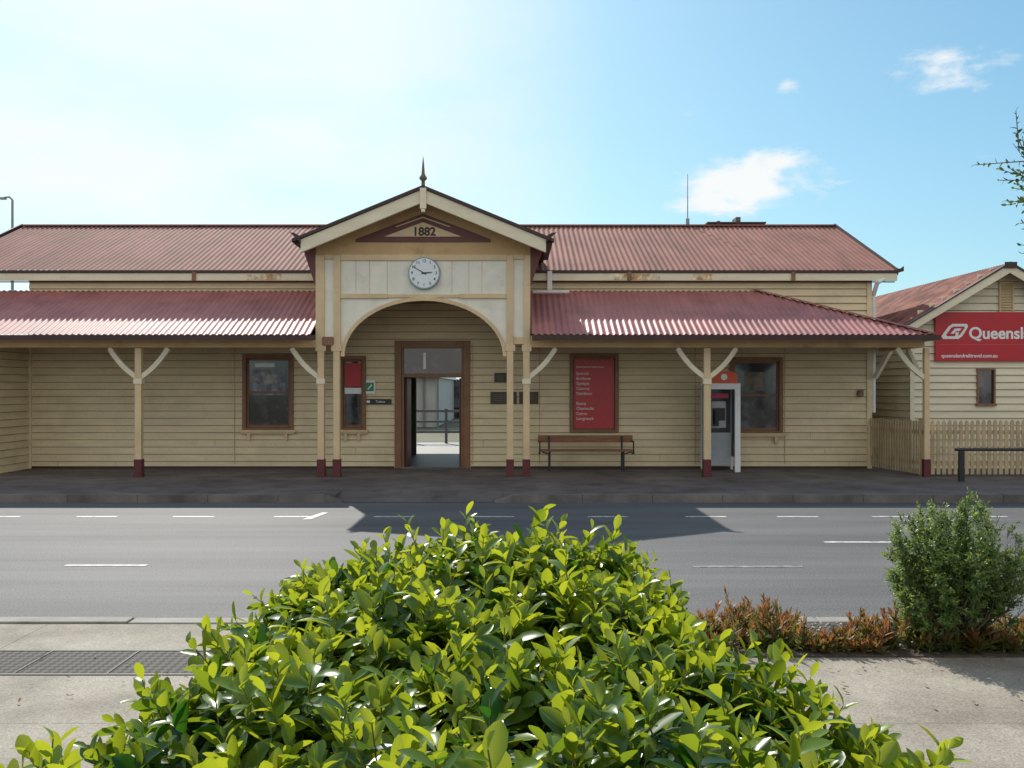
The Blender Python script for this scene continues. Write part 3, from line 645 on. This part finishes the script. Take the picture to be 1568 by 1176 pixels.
def stems(name,p0,p1,r,mat,parent):
    n=len(p0); d=nrmz(p1-p0); q=nrmz(np.cross(d,np.array([[.3,.9,.2]]))); s=np.cross(d,q); V=np.zeros((n,2,3,3))
    for k in range(3):
        o=q*math.cos(k*2.094)+s*math.sin(k*2.094); V[:,0,k]=p0+o*r[:,None]; V[:,1,k]=p1+o*(r*.6)[:,None]
    idx=np.array([(k,(k+1)%3,3+(k+1)%3,3+k) for k in range(3)]); Fq=(np.arange(n)*6)[:,None,None]+idx[None]
    return fastmesh(name,V.reshape(-1,3),Fq.reshape(-1,4),mat,None,parent)

# ---------------- hedge
hg=empty('hedge',(-.1,1.6,G))
hy0,hy1=.62,2.64
def lx(y): return np.interp(y,[.5,1.0,1.3,1.6,1.9,2.3,2.7],[-.76,-.77,-.73,-.64,-.53,-.58,-.60])
def rx_(y): return np.interp(y,[.5,1.2,1.5,1.8,2.3,2.7],[.64,.64,.54,.41,.39,.35])
def lump(x,y): return .032*np.sin(x*7+1.3)*np.cos(y*5.1+.4)+.028*np.sin(x*13+y*9)+.018*np.sin(y*17-x*6)
def ztop(x,y):
    a=lx(y);b=rx_(y); u=np.abs((x-(a+b)/2)/((b-a)/2)); 
    e=np.clip((y-2.3)/.38,0,1)
    return np.interp(y,[.5,1.2,2.0,2.7],[1.35,1.37,1.40,1.46])-.11*u**4-.10*e**2+lump(x,y)
nt_=1350
y=rng.uniform(hy0,hy1,nt_); x=lx(y)+(rx_(y)-lx(y))*rng.random(nt_); z=ztop(x,y)-.02
u=(x-(lx(y)+rx_(y))/2)/((rx_(y)-lx(y))/2)
dvv=np.stack([.7*u*np.abs(u),.4*np.clip((y-2.2)/.48,0,1),np.ones(nt_)],1)+rng.normal(0,.30,(nt_,3))
top_p=np.stack([x,y,z],1)
ln=rng.uniform(.05,.12,nt_)+np.where(rng.random(nt_)<.15,.07,0)
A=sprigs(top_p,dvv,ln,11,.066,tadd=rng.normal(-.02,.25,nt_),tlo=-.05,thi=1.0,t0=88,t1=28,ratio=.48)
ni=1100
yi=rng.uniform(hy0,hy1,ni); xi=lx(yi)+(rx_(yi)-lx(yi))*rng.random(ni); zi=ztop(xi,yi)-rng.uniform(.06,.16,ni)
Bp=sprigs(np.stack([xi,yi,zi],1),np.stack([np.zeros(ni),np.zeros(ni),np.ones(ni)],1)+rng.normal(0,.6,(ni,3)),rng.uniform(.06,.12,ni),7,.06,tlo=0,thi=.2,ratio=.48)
P3=[];D3=[]
for cnt,fn in((520,lambda s:(lx(hy0+(hy1-hy0)*s),hy0+(hy1-hy0)*s,(-1,0))),(520,lambda s:(rx_(hy0+(hy1-hy0)*s),hy0+(hy1-hy0)*s,(1,0))),(240,lambda s:(-.60+.95*s,hy1+0*s,(0,1))),(120,lambda s:(-.72+1.32*s,hy0+0*s,(0,-1)))):
    s=rng.random(cnt); h_=1-rng.random(cnt)**1.6; x_,y_,nn=fn(s); zt_=ztop(x_,y_); z_=G+.1+(zt_-G-.12)*h_
    bul=.03*np.sin(s*14+h_*6)+.02*np.sin(s*31)
    P3.append(np.stack([x_+nn[0]*bul,y_+nn[1]*bul,z_],1)); dd_=np.tile(np.array([nn[0],nn[1],.75]),(cnt,1))+rng.normal(0,.3,(cnt,3)); D3.append(dd_)
P3=np.concatenate(P3);D3=np.concatenate(D3)
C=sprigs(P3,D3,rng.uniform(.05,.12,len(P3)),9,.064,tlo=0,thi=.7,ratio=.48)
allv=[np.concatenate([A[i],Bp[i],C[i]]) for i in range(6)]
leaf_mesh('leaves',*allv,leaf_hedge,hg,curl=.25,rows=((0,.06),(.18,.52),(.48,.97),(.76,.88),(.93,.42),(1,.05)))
stems('stems',np.concatenate([top_p-nrmz(dvv)*.1,P3-nrmz(D3)*.1]),np.concatenate([top_p+nrmz(dvv)*ln[:,None],P3+nrmz(D3)*.08]),np.full(nt_+len(P3),.0022),stemm,hg)
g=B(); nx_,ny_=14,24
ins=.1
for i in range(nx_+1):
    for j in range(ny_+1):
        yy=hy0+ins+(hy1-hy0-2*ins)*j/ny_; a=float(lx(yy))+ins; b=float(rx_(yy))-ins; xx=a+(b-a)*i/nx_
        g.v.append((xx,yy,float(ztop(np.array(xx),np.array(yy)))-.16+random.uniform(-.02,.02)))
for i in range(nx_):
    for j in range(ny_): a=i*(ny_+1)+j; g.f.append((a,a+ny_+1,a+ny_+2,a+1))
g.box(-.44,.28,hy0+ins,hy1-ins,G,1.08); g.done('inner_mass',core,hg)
g=B()
for k in range(14):
    xx=random.uniform(-.4,.2); yy=.75+k*.13; g.tube((xx,yy,G-.02),(xx+random.uniform(-.1,.1),yy,1.2),.02,.01,6)
g.done('trunks',bark,hg)

# ---------------- garden bed right
B().box(.904,30,6.226,7.11,-.02,G+.01).done('garden_bed_soil',mulch,recenter=False)
ng=3600; gx=rng.uniform(1.5,5.2,ng); gy_=rng.uniform(6.45,7.08,ng); keep=((gx<3.0)&(gx>1.9))|(rng.random(ng)<.3); gx=gx[keep]; gy_=gy_[keep]; ng=len(gx)
ico=np.array([(1,0,0),(-1,0,0),(0,1,0),(0,-1,0),(0,0,1),(0,0,-1)],float); tf=np.array([(0,2,4),(2,1,4),(1,3,4),(3,0,4),(2,0,5),(1,2,5),(3,1,5),(0,3,5)])
r_=rng.uniform(.006,.015,ng); V=np.stack([gx,gy_,np.full(ng,G+.014)],1)[:,None,:]+(ico[None]+rng.normal(0,.25,(ng,6,3)))*r_[:,None,None]
fastmesh('gravel',V.reshape(-1,3),((np.arange(ng)*6)[:,None,None]+tf[None]).reshape(-1,3),gravelm,None,None,False,3)
# fallen leaves on path, bed edge and gutter
nf=260; fx=rng.uniform(-5,5,nf); fy=np.where(rng.random(nf)<.5,rng.uniform(5.2,6.3,nf),rng.uniform(7.32,7.6,nf)); fz_=np.where(fy>7,.012,G+.014)
fd=nrmz(np.stack([rng.normal(size=nf),rng.normal(size=nf),rng.normal(0,.12,nf)],1)); fn_=nrmz(np.stack([rng.normal(0,.2,nf),rng.normal(0,.2,nf),np.ones(nf)],1)); fn_=nrmz(fn_-fd*np.sum(fd*fn_,axis=1,keepdims=True))
fl=rng.uniform(.02,.045,nf); leaf_mesh('fallen_leaves',np.stack([fx,fy,fz_],1),fd,fn_,fl,fl*.45,np.zeros(nf),dryleaf,None,curl=-.2)
gc=empty('ground_cover_plants',(2.5,6.6,G))
pp=[];hh=[]
def patch(x0,x1,y0,y1,n,h):
    for _ in range(n):
        a=random.uniform(x0,x1); b=random.uniform(y0,y1); pp.append((a,b,G+.0)); hh.append(h*random.uniform(.4,1.2)*(1-.5*abs((a-(x0+x1)/2)/((x1-x0)/2))**3)*(1+.3*math.sin(a*17+b*9)))
patch(1.35,2.12,6.35,6.95,140,.22); patch(2.05,2.45,6.28,6.42,28,.12); patch(2.4,3.4,6.28,6.75,160,.19); patch(3.3,5.6,6.28,6.7,210,.17); patch(.95,1.35,6.3,6.6,25,.12)
pp=np.array(pp);hh=np.array(hh)
dd_=np.stack([np.zeros(len(pp)),np.zeros(len(pp)),np.ones(len(pp))],1)+rng.normal(0,.35,(len(pp),3))
E=sprigs(pp,dd_,hh,17,.09,ratio=.27,t0=80,t1=25,tlo=.0,thi=.8,tadd=rng.normal(0,.35,len(pp)))
leaf_mesh('rosettes',*E,leaf_gc,gc,fold=.5,curl=-.15)
stems('stalks',pp,pp+nrmz(dd_)*hh[:,None],np.full(len(pp),.004),stemm,gc)

def bush(name,c,rad,nb,nleaf,leafL,mat,base,seed=1,thin=None,leafn=9,r0=.012):
    root=empty(name,(base[0],base[1],base[2])); p0=[];p1=[];rr_=[];tips=[];td=[]
    rs_=np.random.default_rng(seed)
    for _ in range(nb):
        q=rs_.normal(size=3); q/=np.linalg.norm(q); q*=rs_.random()**.4; q[2]=abs(q[2])*1.3-.5 if q[2]<0 else q[2]
        tip=np.array(c)+q*np.array(rad)
        prev=np.array(base)+rs_.normal(0,.03,3)*np.array([1,1,0]); n=5
        for k in range(1,n+1):
            t=k/n; pt=np.array(base)*(1-t)+tip*t+rs_.normal(0,.035,3)*np.array(rad)*(1-t*.3)*1.5; pt[:2]+= (tip[:2]-np.array(base)[:2])*.25*math.sin(math.pi*t)
            p0.append(prev);p1.append(pt);rr_.append(r0*(1.1-t)); 
            if k>=3:
                for _s in range(nleaf):
                    dirn=(tip-np.array(c))/np.array(rad)+np.array([0,0,.6])+rs_.normal(0,.55,3); pos=prev+(pt-prev)*rs_.random()
                    if thin is not None and rs_.random()<thin(pos): 
                        e_=pos+dirn/np.linalg.norm(dirn)*rs_.uniform(.06,.16)*max(rad); p0.append(pos);p1.append(e_);rr_.append(r0*.22); continue
                    tips.append(pos);td.append(dirn)
            prev=pt
    tips=np.array(tips);td=np.array(td); ls=rs_.uniform(.10,.24,len(tips))*max(rad)
    E=sprigs(tips,td,ls,leafn,leafL,ratio=.5,t0=75,t1=30,tlo=0,thi=.9,tadd=rs_.normal(.05,.2,len(tips)))
    leaf_mesh('leaves',*E,mat,root,rows=((0,.05),(.3,.9),(.65,.9),(1,.05)))
    stems('branches',np.array(p0),np.array(p1),np.array(rr_),twigm,root)
    stems('twigs',tips,tips+nrmz(td)*ls[:,None],np.full(len(tips),r0*.15),twigm,root)
    return root
bush('garden_shrub',(3.16,6.45,.74),(.52,.42,.48),125,11,.030,leaf_shrub,(3.2,6.55,G),seed=3,thin=lambda p: .03+.45*(p[0]>3.4)*(p[2]<.95)+.1*(p[0]>3.4),leafn=9)
bush('garden_shrub',(4.1,6.5,.6),(.45,.4,.42),60,6,.028,leaf_shrub,(4.1,6.6,G),seed=5,thin=lambda p:.3,leafn=9)
bush('street_tree',(8.10,10.3,4.85),(2.4,2.2,1.7),75,8,.10,leaf_tree,(8.6,10.3,2.4),seed=9,leafn=9,r0=.06)
tr=[o for o in bpy.data.objects if o.name=='street_tree'][0]
g=B(); g.tube((8.75,10.3,-.02),(8.68,10.3,1.2),.20,.15,12).tube((8.68,10.3,1.2),(8.6,10.3,2.6),.15,.10,12); g.done('trunk',bark,tr,smooth=True)

# ------------------------------------------------------------ sun & sky
EL=math.radians(38.5); AZ=math.radians(-20.5)
sv=Vector((math.sin(AZ)*math.cos(EL),math.cos(AZ)*math.cos(EL),math.sin(EL)))
sd=bpy.data.lights.new('sun','SUN'); sd.energy=5.0; sd.angle=math.radians(.53); sd.color=(1,.95,.87)
so=bpy.data.objects.new('sun',sd); so.rotation_euler=sv.to_track_quat('Z','Y').to_euler(); so.location=(0,0,30); link(so)
w=bpy.data.worlds.new("World"); scene.world=w; w.use_nodes=True; nt=w.node_tree; N=nt.nodes; L=nt.links
bg=N['Background']; bg.inputs['Strength'].default_value=.15
sky=N.new('ShaderNodeTexSky'); sky.sky_type='NISHITA'; sky.sun_disc=False; sky.sun_elevation=EL; sky.sun_rotation=AZ; sky.air_density=1.0; sky.dust_density=1.1; sky.ozone_density=1.0; sky.altitude=0
tint=N.new('ShaderNodeVectorMath'); tint.operation='MULTIPLY'; tint.inputs[1].default_value=(.72,1.14,1.28); L.new(sky.outputs[0],tint.inputs[0])
s1=N.new('ShaderNodeVectorMath'); s1.operation='SCALE'; s1.inputs['Scale'].default_value=1/20.0; L.new(tint.outputs[0],s1.inputs[0])
s2=N.new('ShaderNodeVectorMath'); s2.operation='ADD'; s2.inputs[1].default_value=(1,1,1); L.new(s1.outputs[0],s2.inputs[0])
s3=N.new('ShaderNodeVectorMath'); s3.operation='DIVIDE'; L.new(tint.outputs[0],s3.inputs[0]); L.new(s2.outputs[0],s3.inputs[1])
tc=N.new('ShaderNodeTexCoord')
def dirpx(px,py):
    v=Vector(((px-CX)/F,1,-(py-HZ)/F)); return v.normalized()
def mrange(src,a,b,c,d,smooth=False):
    n=N.new('ShaderNodeMapRange'); n.inputs['From Min'].default_value=a; n.inputs['From Max'].default_value=b; n.inputs['To Min'].default_value=c; n.inputs['To Max'].default_value=d
    if smooth: n.interpolation_type='SMOOTHSTEP'
    L.new(src,n.inputs['Value']); return n.outputs[0]
def mth(op_,a,b):
    n=N.new('ShaderNodeMath'); n.operation=op_; L.new(a,n.inputs[0]); L.new(b,n.inputs[1]); return n.outputs[0]
nz=N.new('ShaderNodeTexNoise'); nz.inputs['Scale'].default_value=14; nz.inputs['Detail'].default_value=9; nz.inputs['Roughness'].default_value=.62; nz.inputs['Distortion'].default_value=.3
mpc=N.new('ShaderNodeMapping'); mpc.inputs['Scale'].default_value=(1,1,2.2); L.new(tc.outputs['Generated'],mpc.inputs['Vector']); L.new(mpc.outputs[0],nz.inputs['Vector'])
acc=None
for px,py,rx2,rz_,amt in((1150,278,.085,.036,1.2),(1195,250,.05,.022,1.05),(1090,300,.045,.024,1.0),(1430,108,.055,.028,.9),(1500,100,.05,.014,.75),(1203,130,.022,.012,.65),(1385,55,.02,.008,.5)):
    c=dirpx(px,py)
    sb=N.new('ShaderNodeVectorMath'); sb.operation='SUBTRACT'; L.new(tc.outputs['Generated'],sb.inputs[0]); sb.inputs[1].default_value=c
    ml=N.new('ShaderNodeVectorMath'); ml.operation='MULTIPLY'; L.new(sb.outputs[0],ml.inputs[0]); ml.inputs[1].default_value=(1/rx2,1/rx2,1/rz_)
    le_=N.new('ShaderNodeVectorMath'); le_.operation='LENGTH'; L.new(ml.outputs[0],le_.inputs[0])
    o_=mrange(le_.outputs['Value'],0,1.25,amt,0)
    acc=o_ if acc is None else mth('MAXIMUM',acc,o_)
ad=mth('ADD',acc,mrange(nz.outputs['Fac'],.25,.75,-.55,.55))
cm=mrange(ad,.28,.95,0,.97,True)
nz2=N.new('ShaderNodeTexNoise'); nz2.inputs['Scale'].default_value=4.5; nz2.inputs['Detail'].default_value=8; mp3=N.new('ShaderNodeMapping'); mp3.inputs['Scale'].default_value=(1,1,2.6); L.new(tc.outputs['Generated'],mp3.inputs['Vector']); L.new(mp3.outputs[0],nz2.inputs['Vector'])
dt=N.new('ShaderNodeVectorMath'); dt.operation='DOT_PRODUCT'; L.new(tc.outputs['Generated'],dt.inputs[0]); dt.inputs[1].default_value=dirpx(180,150)
mm2=mth('MULTIPLY',mrange(dt.outputs['Value'],.88,1,0,.9),mrange(nz2.outputs['Fac'],.38,.62,.15,1))
mxx=mth('MAXIMUM',mm2,cm)
sp=N.new('ShaderNodeSeparateXYZ'); L.new(tc.outputs['Generated'],sp.inputs[0])
back=mrange(sp.outputs['Y'],-.05,-.35,0,1)
nz4=N.new('ShaderNodeTexNoise'); nz4.inputs['Scale'].default_value=3.2; nz4.inputs['Detail'].default_value=8; L.new(mpc.outputs[0],nz4.inputs['Vector'])
back_fill=mth('MULTIPLY',back,mrange(nz4.outputs['Fac'],.40,.56,.15,1,True))  # unseen bright clouds behind the camera, added to fill the shaded front wall
mx=N.new('ShaderNodeMix'); mx.data_type='RGBA'; mx.clamp_result=False; mx.inputs[7].default_value=(6.35,6.5,6.5,1)
L.new(mxx,mx.inputs[0]); L.new(s3.outputs[0],mx.inputs[6])
mx2=N.new('ShaderNodeMix'); mx2.data_type='RGBA'; mx2.clamp_result=False; mx2.inputs[7].default_value=(7.4,7.0,6.4,1)
L.new(back_fill,mx2.inputs[0]); L.new(mx.outputs[2],mx2.inputs[6]); L.new(mx2.outputs[2],bg.inputs['Color'])
# ------------------------------------------------------------ camera
cd=bpy.data.cameras.new('camera'); cd.sensor_width=36; cd.lens=F/1568*36; cd.shift_y=(HZ-588)/1568; cd.clip_end=3000; cd.clip_start=.05
co=bpy.data.objects.new('camera',cd); co.location=(0,0,H); co.rotation_euler=(math.pi/2,0,0); link(co); scene.camera=co
scene.view_settings.view_transform='Standard'; scene.view_settings.look='None'; scene.view_settings.exposure=0
